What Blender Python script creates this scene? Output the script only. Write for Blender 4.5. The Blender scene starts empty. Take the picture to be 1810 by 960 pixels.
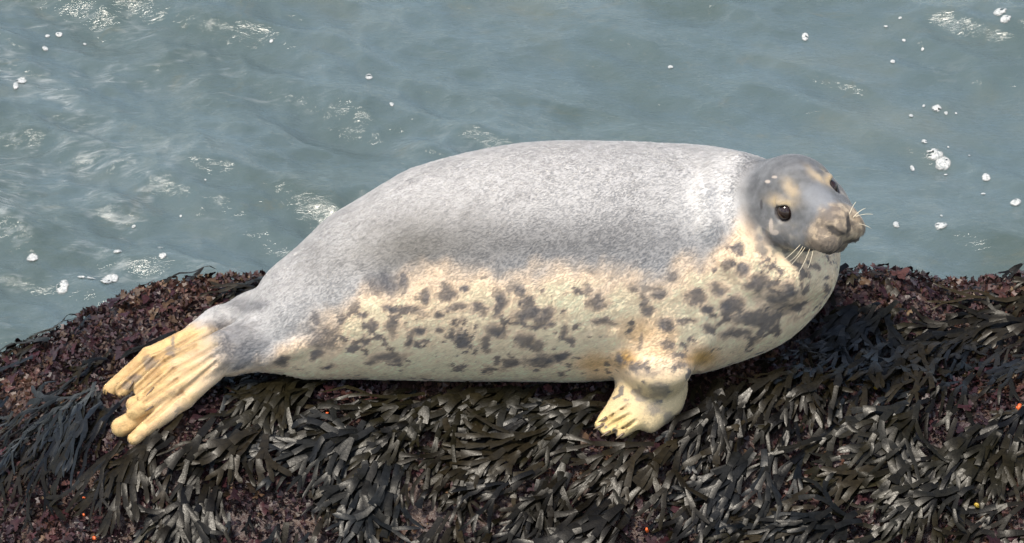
import bpy, bmesh, math, random
import numpy as np
from mathutils import Vector, Matrix

random.seed(4)
RNG = np.random.default_rng(11)
sc = bpy.context.scene
COL = sc.collection

# ------------------------------------------------------------------ camera, sky, sun, exposure
TH = math.radians(28.0)          # camera looks down by this much
DIST = 14.0                      # metres from the camera to the seal
SC = 2.6 / 1810.0                # metres per photo pixel at that distance
RIGHT = np.array([1.0, 0, 0])
UPV = np.array([0, math.sin(TH), math.cos(TH)])
TOW = np.array([0, -math.cos(TH), math.sin(TH)])

cam = bpy.data.cameras.new('camera')
cam.sensor_width = 36
cam.angle_x = 2 * math.atan(1.3 / DIST)
cam.clip_end = 6000
cam_o = bpy.data.objects.new('camera', cam)
COL.objects.link(cam_o)
cam_o.location = TOW * DIST
cam_o.rotation_euler = (math.pi / 2 - TH, 0, 0)
sc.camera = cam_o

SUN_DIR = Vector((-0.30, -0.26, 0.90)).normalized()
sun_el = math.asin(SUN_DIR.z)
sun_az = math.atan2(SUN_DIR.x, SUN_DIR.y)
w = bpy.data.worlds.new('World')
sc.world = w
w.use_nodes = True
nt = w.node_tree
bg = nt.nodes['Background']
sky = nt.nodes.new('ShaderNodeTexSky')
sky.sky_type = 'NISHITA'
sky.sun_disc = False
sky.sun_elevation = sun_el
sky.sun_rotation = sun_az
sky.air_density = 1.0
sky.dust_density = 1.0
sky.ozone_density = 1.0
# broken white cloud, the same all over the sky
def _wn(t):
    return nt.nodes.new(t)
wtc = _wn('ShaderNodeTexCoord')
cn = _wn('ShaderNodeTexNoise'); cn.inputs['Scale'].default_value = 2.6; cn.inputs['Detail'].default_value = 6; cn.inputs['Roughness'].default_value = 0.6
nt.links.new(wtc.outputs['Generated'], cn.inputs['Vector'])
crp = _wn('ShaderNodeValToRGB')
crp.color_ramp.elements[0].position = 0.50; crp.color_ramp.elements[0].color = (0, 0, 0, 1)
crp.color_ramp.elements[1].position = 0.66; crp.color_ramp.elements[1].color = (0.85, 0.85, 0.85, 1)
nt.links.new(cn.outputs['Fac'], crp.inputs[0])
cmx = _wn('ShaderNodeMix'); cmx.data_type = 'RGBA'
nt.links.new(crp.outputs[0], cmx.inputs[0]); nt.links.new(sky.outputs[0], cmx.inputs[6])
cmx.inputs[7].default_value = (13.0, 12.8, 12.4, 1)
nt.links.new(cmx.outputs[2], bg.inputs[0])
bg.inputs[1].default_value = 0.135
sl = bpy.data.lights.new('sun', 'SUN')
sl.energy = 3.2
sl.angle = math.radians(13)
sl.color = (1.0, 0.915, 0.78)
so = bpy.data.objects.new('sun', sl)
so.rotation_euler = SUN_DIR.to_track_quat('Z', 'Y').to_euler()
COL.objects.link(so)
sc.view_settings.view_transform = 'Standard'
sc.view_settings.look = 'None'
sc.view_settings.gamma = 1
sc.view_settings.exposure = 0.70
sc.render.engine = 'CYCLES'
try:
    sc.cycles_curves.shape = 'RIBBONS'
except Exception:
    pass


# ------------------------------------------------------------------ helpers
def P(px, py, wd=0.0):
    """world point that lies at depth wd (metres towards the viewer) on the line of sight of a photo pixel"""
    px = np.asarray(px, float); py = np.asarray(py, float); wd = np.asarray(wd, float)
    f = (DIST - wd) / DIST * SC
    return ((px - 905) * f)[..., None] * RIGHT + ((480 - py) * f)[..., None] * UPV + wd[..., None] * TOW


def toPx(p):
    p = np.asarray(p, float)
    u = p @ RIGHT; v = p @ UPV; wd = p @ TOW
    f = DIST / (DIST - wd) / SC
    return 905 + u * f, 480 - v * f, wd


def sstep(a, b, x):
    t = np.clip((x - a) / (b - a), 0, 1)
    return t * t * (3 - 2 * t)


def _hash(ix, iy, iz, seed):
    h = (ix.astype(np.int64) * 374761393 + iy.astype(np.int64) * 668265263 + iz.astype(np.int64) * 2147483647 * 3 + seed * 974634777) & 0xffffffff
    h = ((h ^ (h >> 13)) * 1274126177) & 0xffffffff
    h = ((h ^ (h >> 16)) * 2246822519) & 0xffffffff
    h = h ^ (h >> 15)
    return (h & 0xffff) / 32767.5 - 1.0


def vnoise(p, seed=0):
    p = np.asarray(p, float)
    if p.shape[-1] == 2:
        p = np.concatenate([p, np.full(p.shape[:-1] + (1,), 0.37)], -1)
    i = np.floor(p).astype(np.int64); f = p - i
    f = f * f * f * (f * (f * 6 - 15) + 10)
    r = 0
    for dx in (0, 1):
        wx = f[..., 0] if dx else 1 - f[..., 0]
        for dy in (0, 1):
            wy = f[..., 1] if dy else 1 - f[..., 1]
            for dz in (0, 1):
                wz = f[..., 2] if dz else 1 - f[..., 2]
                r = r + wx * wy * wz * _hash(i[..., 0] + dx, i[..., 1] + dy, i[..., 2] + dz, seed)
    return r


def fbm(p, octv=4, seed=0, gain=0.5, lac=2.03):
    p = np.asarray(p, float); a = 1.0; r = 0; n = 0
    for o in range(octv):
        r = r + a * vnoise(p, seed + o * 17); n += a; a *= gain; p = p * lac + 3.17
    return r / n


def mesh_obj(name, verts, faces, mat=None, parent=None, smooth=True):
    me = bpy.data.meshes.new(name)
    me.from_pydata(np.asarray(verts).tolist(), [], faces if isinstance(faces, list) else np.asarray(faces).tolist())
    me.update()
    if smooth:
        me.polygons.foreach_set('use_smooth', np.ones(len(me.polygons), bool))
    if mat:
        me.materials.append(mat)
    o = bpy.data.objects.new(name, me)
    COL.objects.link(o)
    if parent:
        adopt(o, parent)
    return o


def adopt(o, parent):
    o.parent = parent
    o.matrix_parent_inverse = Matrix.Translation(parent.location).inverted()


def set_col(me, cols, name='tint'):
    a = me.color_attributes.new(name, 'FLOAT_COLOR', 'POINT')
    c = np.ones((len(me.vertices), 4), np.float32); c[:, :3] = cols
    a.data.foreach_set('color', c.ravel())


def set_float(me, vals, name):
    a = me.attributes.new(name, 'FLOAT', 'POINT')
    a.data.foreach_set('value', np.asarray(vals, np.float32))


def tag(o, label=None, cat=None, group=None, kind=None):
    if label: o['label'] = label
    if cat: o['category'] = cat
    if group: o['group'] = group
    if kind: o['kind'] = kind
    return o


class Nodes:
    """small helper to write node materials"""
    def __init__(s, name):
        s.m = bpy.data.materials.new(name); s.m.use_nodes = True
        s.t = s.m.node_tree; s.b = s.t.nodes['Principled BSDF']; s.out = s.t.nodes['Material Output']

    def n(s, typ, **kw):
        nd = s.t.nodes.new(typ)
        for k, v in kw.items():
            if k.startswith('i_'):
                nd.inputs[k[2:].replace('_', ' ')].default_value = v
            else:
                setattr(nd, k, v)
        return nd

    def l(s, a, b):
        s.t.links.new(a, b)

    def attr(s, name):
        return s.n('ShaderNodeAttribute', attribute_name=name)

    def noise(s, scale, detail=4, rough=0.55, vec=None, dist=0.0):
        nd = s.n('ShaderNodeTexNoise')
        nd.inputs['Scale'].default_value = scale; nd.inputs['Detail'].default_value = detail
        nd.inputs['Roughness'].default_value = rough; nd.inputs['Distortion'].default_value = dist
        if vec is not None: s.l(vec, nd.inputs['Vector'])
        return nd

    def ramp(s, fac, stops):
        nd = s.n('ShaderNodeValToRGB'); cr = nd.color_ramp
        while len(cr.elements) < len(stops): cr.elements.new(0.5)
        for e, (p, c) in zip(cr.elements, stops):
            e.position = p; e.color = tuple(c) + (1,) if len(c) == 3 else c
        s.l(fac, nd.inputs[0]); return nd

    def mix(s, fac, a, b, mode='MIX'):
        nd = s.n('ShaderNodeMix', data_type='RGBA', blend_type=mode)
        for sock, val in ((nd.inputs[0], fac), (nd.inputs[6], a), (nd.inputs[7], b)):
            if hasattr(val, 'is_output'): s.l(val, sock)
            elif isinstance(val, (int, float)): sock.default_value = val
            else: sock.default_value = tuple(val) + (1,)
        return nd.outputs[2]

    def math(s, op, a, b=0.0):
        nd = s.n('ShaderNodeMath', operation=op)
        for sock, val in ((nd.inputs[0], a), (nd.inputs[1], b)):
            if hasattr(val, 'is_output'): s.l(val, sock)
            else: sock.default_value = val
        return nd.outputs[0]

    def bump(s, h, strength, dist):
        nd = s.n('ShaderNodeBump'); nd.inputs['Strength'].default_value = strength
        nd.inputs['Distance'].default_value = dist
        s.l(h, nd.inputs['Height']); return nd.outputs[0]

    def coord(s):
        return s.n('ShaderNodeTexCoord').outputs['Object']


# ------------------------------------------------------------------ the sea
ZW = -0.60
_wr = np.random.default_rng(5)
WAVES = []
for i in range(46):
    lam = 0.045 * (1.085 ** i) * _wr.uniform(0.9, 1.1)      # 4.5 cm .. 1.8 m
    spread = 1.1 if lam < 0.13 else 0.6
    ang = math.atan2(0.80, 0.52) + _wr.normal(0, spread * 0.6)
    if _wr.random() < 0.22: ang += _wr.choice([-1, 1]) * 1.3
    amp = 0.0085 * lam ** 1.05 * (0.65 if lam < 0.12 else 1.4 if lam < 0.40 else 0.85)
    WAVES.append((lam, ang, amp, _wr.uniform(0, 6.28), _wr.uniform(0.7, 1.4)))


def water_h(x, y):
    x = np.asarray(x, float); y = np.asarray(y, float)
    q = np.stack([x, y], -1)
    wx = fbm(q * 1.6, 3, 91); wy = fbm(q * 1.6, 3, 92)
    chop = 0.95 + 0.45 * sstep(0.5, -0.9, x + 0.25 * wx) + 0.5 * fbm(q * 1.1, 2, 93)
    X = x + 0.10 * wx; Y = y + 0.10 * wy
    h = np.zeros_like(x)
    for lam, ang, amp, ph, sh in WAVES:
        k = 2 * math.pi / lam
        t = k * (X * math.cos(ang) + Y * math.sin(ang)) + ph
        h += amp * ((np.exp(sh * (np.sin(t) - 1)) - 0.35) * 1.9)
    h = h * chop
    # fine wind ripples, in patches
    patch = sstep(0.05, 0.5, fbm(q * 2.3, 3, 95))
    h += (0.25 + patch) * 0.0024 * (0.5 - np.abs(fbm(np.stack([X * 9 + Y * 5, Y * 22 - X * 7], -1), 3, 96)) * 2)
    return h


def water_z(x, y):
    return ZW + water_h(x, y) * np.exp(-(np.maximum(0, np.hypot(x, y - 2) - 5) / 4) ** 2)


def axis_coords(lo, hi, step, far_lo, far_hi):
    mid = list(np.arange(lo, hi, step))
    a = []; p = lo; d = step
    while p > far_lo: d *= 1.35; p -= d; a.append(p)
    b = []; p = mid[-1]; d = step
    while p < far_hi: d *= 1.35; p += d; b.append(p)
    return np.array(a[::-1] + mid + b)


def grid_faces(nx, ny):
    i = np.arange(nx * ny).reshape(nx, ny)
    return np.stack([i[:-1, :-1], i[1:, :-1], i[1:, 1:], i[:-1, 1:]], -1).reshape(-1, 4)


gx = axis_coords(-1.95, 1.95, 0.0085, -3000, 3000)
gy = axis_coords(0.22, 3.75, 0.0085, -3000, 3000)
GX, GY = np.meshgrid(gx, gy, indexing='ij')
GZ = water_z(GX, GY)

m = Nodes('sea_water')
tc = m.coord()
foam_a = m.attr('foam').outputs['Fac']
murk = m.noise(1.3, 4, 0.6, tc)
murk_c = m.ramp(murk.outputs['Fac'], [(0.30, (0.054, 0.075, 0.065)), (0.55, (0.072, 0.101, 0.102)), (0.75, (0.096, 0.114, 0.096))])
weed = m.noise(6.0, 5, 0.65, tc, 0.8)
wm = m.ramp(weed.outputs['Fac'], [(0.60, (0, 0, 0)), (0.72, (1, 1, 1))])
c1 = m.mix(m.math('MULTIPLY', wm.outputs[0], 0.25), murk_c.outputs[0], (0.12, 0.11, 0.065))
mp = m.n('ShaderNodeMapping'); m.l(tc, mp.inputs[0]); mp.inputs['Rotation'].default_value = (0, 0, 0.6)
mp.inputs['Scale'].default_value = (1.0, 2.6, 1.0)
lace = m.noise(15, 4, 0.6, mp.outputs[0], 1.0)
fm = m.math('MULTIPLY', foam_a, m.ramp(lace.outputs['Fac'], [(0.44, (0, 0, 0)), (0.66, (1, 1, 1))]).outputs[0])
c2 = m.mix(m.math('MULTIPLY', fm, 0.62), c1, (0.34, 0.36, 0.35))
m.l(c2, m.b.inputs['Base Color'])
m.b.inputs['IOR'].default_value = 1.45
rr = m.math('ADD', m.math('MULTIPLY', fm, 0.5), 0.02)
m.l(rr, m.b.inputs['Roughness'])
rip = m.noise(24, 4, 0.6, mp.outputs[0], 1.4)
rid = m.math('ABSOLUTE', m.math('SUBTRACT', rip.outputs['Fac'], 0.5))
m.l(m.bump(rid, 0.38, 0.011), m.b.inputs['Normal'])
SEA_MAT = m.m
sea = mesh_obj('sea', np.stack([GX, GY, GZ], -1).reshape(-1, 3), grid_faces(len(gx), len(gy)), SEA_MAT)
# loose foam gathers on steep crests
q = np.stack([GX, GY], -1)
near = np.exp(-(np.maximum(0, np.hypot(GX, GY - 2) - 3) / 3) ** 2)
gzx = np.gradient(GZ, axis=0) / np.gradient(gx)[:, None]
gzy = np.gradient(GZ, axis=1) / np.gradient(gy)[None, :]
hgt = water_h(GX, GY)
crest = sstep(0.004, 0.020, hgt)
tq = np.stack([GX * 1.3 + 0.9 * GY, GY * 2.2 - GX * 0.5], -1)
thread = np.maximum(1 - np.abs(fbm(tq, 5, 61, 0.55)) * 15, 0.8 - np.abs(fbm(tq * 2.3 + 7, 4, 62, 0.55)) * 13)
patchy = sstep(-0.15, 0.40, fbm(q * 1.5, 3, 66) + 0.45 * sstep(0.3, -0.7, GX) - 0.25)
foam = np.clip(np.clip(thread, 0, 1) * (0.35 + 0.65 * crest) * patchy * near, 0, 1)
set_float(sea.data, foam.ravel(), 'foam')
tag(sea, kind='structure')


# ------------------------------------------------------------------ the rock
def rock_z(x, y, fine=True):
    x = np.asarray(x, float); y = np.asarray(y, float)
    q = np.stack([x, y], -1)
    z = -0.262 - 0.27 * sstep(-0.85, -1.5, x) - 0.25 * sstep(-1.4, -2.6, x) - 0.3 * sstep(1.6, 3.2, x)
    z = z + (0.055 + 0.035 * sstep(0.5, 1.0, x)) * sstep(0.02, 0.30, y)
    z = z - 0.022 * np.exp(-((x - 1.12) / 0.09) ** 2) * sstep(0.0, 0.3, y)
    f = np.maximum(0, -0.17 - y)
    z = z - 0.58 * (np.sqrt(f * f + 0.08 ** 2) - 0.08)
    b = np.maximum(0, y - 0.30 - 0.05 * vnoise(np.stack([x * 3.1, x * 0], -1), 7))
    z = z - 1.5 * (np.sqrt(b * b + 0.05 ** 2) - 0.05)
    z = z + 0.018 * fbm(q * 3.3, 3, 31)
    if fine:
        z = z + 0.016 * fbm(q * 11, 3, 33)
    return z


def rock_n(x, y):
    e = 0.02
    dx = (rock_z(x + e, y, False) - rock_z(x - e, y, False)) / (2 * e)
    dy = (rock_z(x, y + e, False) - rock_z(x, y - e, False)) / (2 * e)
    n = np.stack([-dx, -dy, np.ones_like(dx)], -1)
    return n / np.linalg.norm(n, axis=-1, keepdims=True)


def rock_w(px, py):
    """depth of the rock surface seen at a photo pixel"""
    wd = np.arange(0.75, -0.8, -0.004)
    p = P(np.full(len(wd), px), np.full(len(wd), py), wd)
    hit = p[:, 2] <= rock_z(p[:, 0], p[:, 1])
    return float(wd[np.argmax(hit)]) if hit.any() else -0.4


rx = np.arange(-3.4, 3.4, 0.02); ry = np.arange(-2.6, 0.85, 0.02)
RX, RY = np.meshgrid(rx, ry, indexing='ij')
m = Nodes('rock')
tc = m.coord()
a = m.noise(9, 6, 0.65, tc); b = m.noise(60, 4, 0.6, tc)
c = m.ramp(a.outputs['Fac'], [(0.3, (0.020, 0.012, 0.010)), (0.5, (0.055, 0.030, 0.022)), (0.7, (0.11, 0.065, 0.040))])
m.l(m.mix(b.outputs['Fac'], c.outputs[0], (0.03, 0.016, 0.016)), m.b.inputs['Base Color'])
m.b.inputs['Roughness'].default_value = 0.45
m.l(m.bump(b.outputs['Fac'], 0.9, 0.01), m.b.inputs['Normal'])
rock = mesh_obj('rock', np.stack([RX, RY, rock_z(RX, RY)], -1).reshape(-1, 3), grid_faces(len(rx), len(ry)), m.m)
tag(rock, kind='structure')

# ------------------------------------------------------------------ the seal's shape: blended round cones
PRIMS = []      # (a, b, ra, rb, k, sign)


def cone(a, b, ra, rb, k=0.02, sign=1, flat=None):
    PRIMS.append((np.array(a, float), np.array(b, float), ra, rb, k, sign, flat))


def chain(pts, k=0.03, k0=None, flat=None):
    """pts: (px, py, w, r_px)"""
    for i in range(len(pts) - 1):
        (x0, y0, w0, r0), (x1, y1, w1, r1) = pts[i], pts[i + 1]
        cone(P(x0, y0, w0), P(x1, y1, w1), r0 * SC, r1 * SC, (k0 if (k0 is not None and i == 0) else k), 1, flat)


def d_cone(p, a, b, r1, r2, flat):
    if flat is not None:                # squeeze along one direction: (unit normal, factor)
        n, fct = flat
        pc = p - a
        p = p + (pc @ n)[..., None] * n * (fct - 1)
        bc = b - a
        b = b + (bc @ n) * n * (fct - 1)
    ba = b - a; l2 = ba @ ba + 1e-12; rr_ = r1 - r2
    a2 = max(l2 - rr_ * rr_, 1e-9); il2 = 1 / l2
    pa = p - a
    y = pa @ ba; z = y - l2
    x2 = np.einsum('...i,...i->...', pa, pa) * l2 * l2 - y * y * l2
    x2 = np.maximum(x2, 0)
    y2 = y * y * l2; z2 = z * z * l2
    kk = np.sign(rr_) * rr_ * rr_ * x2
    res = (np.sqrt(x2 * a2 * il2) + y * rr_) * il2 - r1
    c1_ = np.sign(z) * a2 * z2 > kk
    c2_ = (~c1_) & (np.sign(y) * a2 * y2 < kk)
    res = np.where(c1_, np.sqrt(x2 + z2) * il2 - r2, res)
    res = np.where(c2_, np.sqrt(x2 + y2) * il2 - r1, res)
    if flat is not None:
        res = res / max(1.0, flat[1]) * (1.0 if flat[1] <= 1 else 1.15)
    return res


def smin(a, b, k):
    h = np.maximum(k - np.abs(a - b), 0) / k
    return np.minimum(a, b) - h * h * k * 0.25


def sdf(p):
    d = np.full(p.shape[:-1], 1.0)
    for a, b, ra, rb, k, sg, fl in PRIMS:
        e = d_cone(p, a, b, ra, rb, fl)
        d = smin(d, e, k) if sg > 0 else -smin(-d, e, k)
    return d


# trunk
chain([(480, 588, 0.00, 55), (560, 557, 0, 104), (680, 511, 0, 150), (800, 479, 0, 184), (900, 466, 0, 195), (980, 462, 0, 199), (1060, 462, 0, 199),
       (1150, 459, -0.01, 194), (1240, 450, -0.03, 180), (1296, 452, -0.03, 156)], k=0.06)
chain([(1210, 478, 0.0, 172), (1300, 462, 0.0, 150), (1369, 456, 0.02, 112)], k=0.06)
# neck towards the head
chain([(1310, 400, 0.03, 118), (1385, 385, 0.10, 84)], k=0.05)

# neck folds wrapping below the head
chain([(1300, 300, 0.115, 26), (1284, 345, 0.15, 32), (1298, 405, 0.175, 33), (1336, 458, 0.185, 32), (1392, 490, 0.175, 29), (1450, 488, 0.125, 24)], k=0.055)

def skin_w(px, py):
    ws = np.arange(0.5, -0.3, -0.003)
    d = sdf(P(np.full(len(ws), px), np.full(len(ws), py), ws))
    return float(ws[np.argmax(d < 0)])


def fold(pts, r, k, sink=0.55):
    chain([(x, y, skin_w(x, y) - sink * r * SC, r * e) for x, y, e in pts], k=k)


_f1 = [(1262, 292, 0.6), (1244, 345, 1.0), (1252, 405, 1.0), (1284, 462, 0.9), (1330, 505, 0.6)]
fold(_f1, 12, 0.030)

# head, in its own frame: S to the seal's left, F along the nose, U up
hF = np.array([0.455, -0.33, 0.826]); hF /= np.linalg.norm(hF)
hE = np.array([0.845, 0.447, -0.287]); hE -= hF * (hE @ hF); hE /= np.linalg.norm(hE)
hU = np.cross(hF, hE)
HW = 0.262
HO = P(1421, 349, HW)
CAMB = np.stack([RIGHT, UPV, TOW])      # rows: world axes of u, v, w
WE, WF, WU = hE @ CAMB, hF @ CAMB, hU @ CAMB
HS = SC * (1 - HW / DIST)


def H(s, f, u):
    f = f + 0.13 * max(0.0, f - 10)
    return HO + (s * WE + f * WF + u * WU) * HS


def hcone(a, b, ra, rb, k, sign=1, flat=None):
    cone(H(*a), H(*b), ra * HS, rb * HS, k * HS, sign, flat)


HEAD0 = len(PRIMS)
hcone((0, -84, -42), (0, -55, -27), 81, 82, 22)             # cranium and jowls
hcone((0, -22, 4), (0, 24, -5), 54, 38, 22)                # forehead
hcone((0, 0, -22), (0, 70, -28), 51, 38, 24)               # muzzle
hcone((0, 18, -5), (0, 90, -11), 35, 25, 22)               # bridge of the nose
for sg in (-1, 1):
    hcone((sg * 25, 74, -32), (sg * 24, 96, -36), 29, 25, 14)        # whisker pads
    hcone((sg * 50, 12, 19), (sg * 34, 6, 25), 8, 11, 14)            # brow
    hcone((sg * 44, -4, -40), (sg * 38, 38, -44), 34, 29, 26)        # cheek
hcone((0, 92, -13), (0, 105, -19), 20, 15, 14)             # nose pad
hcone((0, 50, -64), (0, 76, -61), 27, 19, 12)              # chin
# mouth line, nostrils, eye sockets
for sg in (-1, 1):
    hcone((sg * 4, 118, -50), (sg * 36, 108, -55), 4.0, 4.0, 6, -1)
    hcone((sg * 36, 108, -55), (sg * 60, 60, -58), 4.0, 4.0, 6, -1)
    hcone((sg * 8, 126, -24), (sg * 19, 116, -7), 5.0, 3.8, 5, -1)
    hcone((sg * 53, 17, 1), (sg * 58, 20, 1), 14, 14, 7, -1)
hcone((0, 132, -29), (0, 124, -54), 3, 3, 6, -1)

HEAD1 = len(PRIMS)

# hind legs and flippers
wr = lambda px, py: rock_w(px, py)
chain([(530, 568, -0.02, 66), (445, 556, -0.05, 34), (385, 573, -0.06, 25), (345, 586, -0.06, 17)], k=0.035)
chain([(525, 588, 0.02, 70), (460, 605, 0.045, 45), (408, 622, 0.05, 36), (370, 640, 0.035, 24)], k=0.035)


def digit(pts, w0, k=0.010):
    xs = [p[0] for p in pts]
    tipw_ = wr(pts[-1][0], pts[-1][1]) + pts[-1][3]
    ws = [w0 + (tipw_ - w0) * (xs[0] - x) / (xs[0] - xs[-1]) for x in xs]
    chain([(p[0], p[1], w_, p[2]) for p, w_ in zip(pts, ws)], k=k)


# far flipper
digit([(365, 580, 16, 0), (262, 628, 13, 0), (197, 690, 15, 0.045)], -0.04)
digit([(368, 590, 17, 0), (278, 640, 15, 0), (219, 690, 15, 0.055)], -0.02)
# near flipper
digit([(392, 602, 17, 0), (304, 640, 16, 0), (250, 688, 14, 0.085)], 0.085)
digit([(394, 617, 17, 0), (312, 660, 15, 0), (254, 703, 12, 0.085)], 0.092)
digit([(394, 632, 17, 0), (314, 683, 16, 0), (238, 729, 14, 0.082)], 0.09)
digit([(390, 646, 17, 0), (325, 704, 18, 0), (238, 775, 12, 0.05)], 0.075)
digit([(360, 655, 14, 0), (265, 730, 20, 0), (214, 755, 17, 0.046)], 0.04)
digit([(375, 628, 26, 0), (320, 668, 24, 0), (285, 690, 10, 0.05)], 0.055, 0.02)
chain([(310, 690, wr(310, 690) + 0.05, 16), (238, 716, wr(238, 716) + 0.045, 15)], k=0.008)
cone(P(226, 752, wr(226, 752) + 0.085), P(233, 740, wr(226, 752) + 0.085), 12 * SC, 10 * SC, 0.012, -1)

# fore flipper, flat against the rock
nrm = rock_n(np.array(0.35), np.array(-0.25))
FLN = (nrm, 2.1)
wa, wb, wc_ = wr(1160, 660), wr(1150, 700), wr(1110, 740)
fold([(1088, 585, 0.6), (1098, 622, 1.0), (1106, 655, 0.9)], 16, 0.02, 0.6)
fold([(1236, 560, 0.5), (1240, 600, 1.0), (1236, 640, 0.9)], 16, 0.02, 0.6)
fold([(560, 600, 0.5), (520, 612, 1.0), (470, 632, 0.9)], 15, 0.02, 0.6)
chain([(1168, 588, 0.15, 60), (1163, 640, 0.175, 48)], k=0.05)
chain([(1168, 642, max(wa + 0.07, 0.18), 54), (1153, 688, wb + 0.062, 52), (1110, 724, wc_ + 0.06, 36)], k=0.03, flat=FLN)
chain([(1168, 715, wr(1168, 715) + 0.06, 30), (1150, 750, wr(1150, 750) + 0.052, 14)], k=0.03)
for x0, y0, x1, y1, r in ((1098, 712, 1068, 740, 9), (1098, 724, 1061, 751, 9), (1104, 738, 1072, 761, 9), (1126, 744, 1098, 766, 9)):
    chain([(x0, y0, wr(x0, y0) + 0.062, r + 6), (x1, y1, wr(x1, y1) + 0.052, r)], k=0.017)

CREASES = []
for g in (((385, 610), (308, 652), (258, 694)), ((386, 625), (312, 672), (256, 710)), ((384, 640), (322, 694), (262, 744)), ((360, 584), (272, 634), (208, 692)), ((345, 610), (290, 640), (238, 690))):
    for (xa, ya), (xb, yb) in zip(g[:-1], g[1:]):
        wa_, wb_ = skin_w(xa, ya), skin_w(xb, yb)
        if abs(wa_ - wb_) < 0.09:
            cone(P(xa, ya, wa_ + 0.001), P(xb, yb, wb_ + 0.001), 3.0 * SC, 4.6 * SC, 0.006, -1)
            CREASES.append((xa, ya, xb, yb))
for g in (((1112, 716), (1068, 746)), ((1114, 732), (1068, 757)), ((1124, 744), (1086, 766))):
    (xa, ya), (xb, yb) = g
    cone(P(xa, ya, skin_w(xa, ya) + 0.001), P(xb, yb, skin_w(xb, yb) + 0.001), 2.2 * SC, 3.4 * SC, 0.006, -1)
    CREASES.append((xa, ya, xb, yb))

# ------------------------------------------------------------------ surface of that shape
VOX = 0.005


def grid_sdf(lo, hi, h):
    n = np.ceil((hi - lo) / h).astype(int) + 1
    D = np.full(n, 1.0, np.float32)
    for a, b, ra, rb, k, sg, fl in PRIMS:
        r = max(ra, rb) + k + 3 * h
        l_ = np.maximum(np.floor((np.minimum(a, b) - r - lo) / h).astype(int), 0)
        h_ = np.minimum(np.ceil((np.maximum(a, b) + r - lo) / h).astype(int) + 1, n)
        ax = [np.arange(l_[i], h_[i]) * h + lo[i] for i in range(3)]
        p = np.stack(np.meshgrid(*ax, indexing='ij'), -1)
        e = d_cone(p, a, b, ra, rb, fl).astype(np.float32)
        s_ = tuple(slice(l_[i], h_[i]) for i in range(3))
        D[s_] = smin(D[s_], e, k) if sg > 0 else -smin(-D[s_], e, k)
    return D


def surface_nets(D, lo, h):
    ins = D < 0
    c = np.zeros([s - 1 for s in D.shape], np.int8)
    offs = [(i, j, k) for i in (0, 1) for j in (0, 1) for k in (0, 1)]
    for o in offs:
        c += ins[tuple(slice(o[i], D.shape[i] - 1 + o[i]) for i in range(3))]
    act = (c > 0) & (c < 8)
    ci = np.argwhere(act)
    idx = np.full(c.shape, -1, np.int64); idx[act] = np.arange(len(ci))
    acc = np.zeros((len(ci), 3)); cnt = np.zeros(len(ci))
    for o in offs:
        for ax in range(3):
            if o[ax]: continue
            o2 = list(o); o2[ax] = 1
            A = D[ci[:, 0] + o[0], ci[:, 1] + o[1], ci[:, 2] + o[2]]
            B = D[ci[:, 0] + o2[0], ci[:, 1] + o2[1], ci[:, 2] + o2[2]]
            cr = (A < 0) != (B < 0)
            t = A / np.where(cr, A - B, 1)
            pt = np.tile(np.array(o, float), (len(ci), 1)); pt[:, ax] = t
            acc[cr] += pt[cr]; cnt[cr] += 1
    V = lo + (ci + acc / cnt[:, None]) * h
    F = []
    for ax in range(3):
        s0 = [slice(None)] * 3; s1 = [slice(None)] * 3
        s0[ax] = slice(0, -1); s1[ax] = slice(1, None)
        A = ins[tuple(s0)]; B = ins[tuple(s1)]
        e = np.argwhere(A != B)
        u_, v_ = [i for i in range(3) if i != ax]
        ok = (e[:, u_] > 0) & (e[:, v_] > 0) & (e[:, u_] < D.shape[u_] - 1) & (e[:, v_] < D.shape[v_] - 1)
        e = e[ok]
        def cell(du, dv):
            q_ = e.copy(); q_[:, u_] += du; q_[:, v_] += dv
            return idx[q_[:, 0], q_[:, 1], q_[:, 2]]
        quad = np.stack([cell(-1, -1), cell(0, -1), cell(0, 0), cell(-1, 0)], -1)
        flip = A[tuple(e.T)] != (ax == 1)
        quad[~flip] = quad[~flip][:, ::-1]
        F.append(quad)
    return V, np.concatenate(F)


lo = np.min([np.minimum(p_[0], p_[1]) - max(p_[2], p_[3]) for p_ in PRIMS], 0) - 0.03
hi = np.max([np.maximum(p_[0], p_[1]) + max(p_[2], p_[3]) for p_ in PRIMS], 0) + 0.03
D = grid_sdf(lo, hi, VOX)
SV, SF = surface_nets(D, lo, VOX)


def grad(p, e=0.0015):
    d0 = sdf(p)
    g = np.stack([sdf(p + np.eye(3)[i] * e) - d0 for i in range(3)], -1)
    return g / (np.linalg.norm(g, axis=-1, keepdims=True) + 1e-9)


def project(p, n=2):
    for _ in range(n):
        p = p - grad(p) * np.clip(sdf(p), -0.004, 0.004)[:, None] * 0.8
    return p


bm = bmesh.new()
tmp = bpy.data.meshes.new('tmp'); tmp.from_pydata(SV.tolist(), [], SF.tolist()); bm.from_mesh(tmp); bpy.data.meshes.remove(tmp)
hc = Vector(H(0, 30, -12))
hr = 125 * SC
FINE = [(hc, hr), (Vector(P(270, 690, 0.06)), 135 * SC), (Vector(P(1110, 735, 0.15)), 80 * SC)]
_fs = np.zeros(len(bm.verts), int)
_vc = np.array([v.co[:] for v in bm.verts])
for i, (c_, r_) in enumerate(FINE):
    _fs[np.linalg.norm(_vc - np.array(c_), axis=1) < r_] = i + 1
bm.verts.index_update()
bmesh.ops.subdivide_edges(bm, edges=[e for e in bm.edges if _fs[e.verts[0].index] and _fs[e.verts[0].index] == _fs[e.verts[1].index]], cuts=1, use_grid_fill=True)
bm.verts.ensure_lookup_table(); bm.verts.index_update()
SV = np.array([v.co[:] for v in bm.verts])
hm = np.zeros(len(SV), bool)
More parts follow.
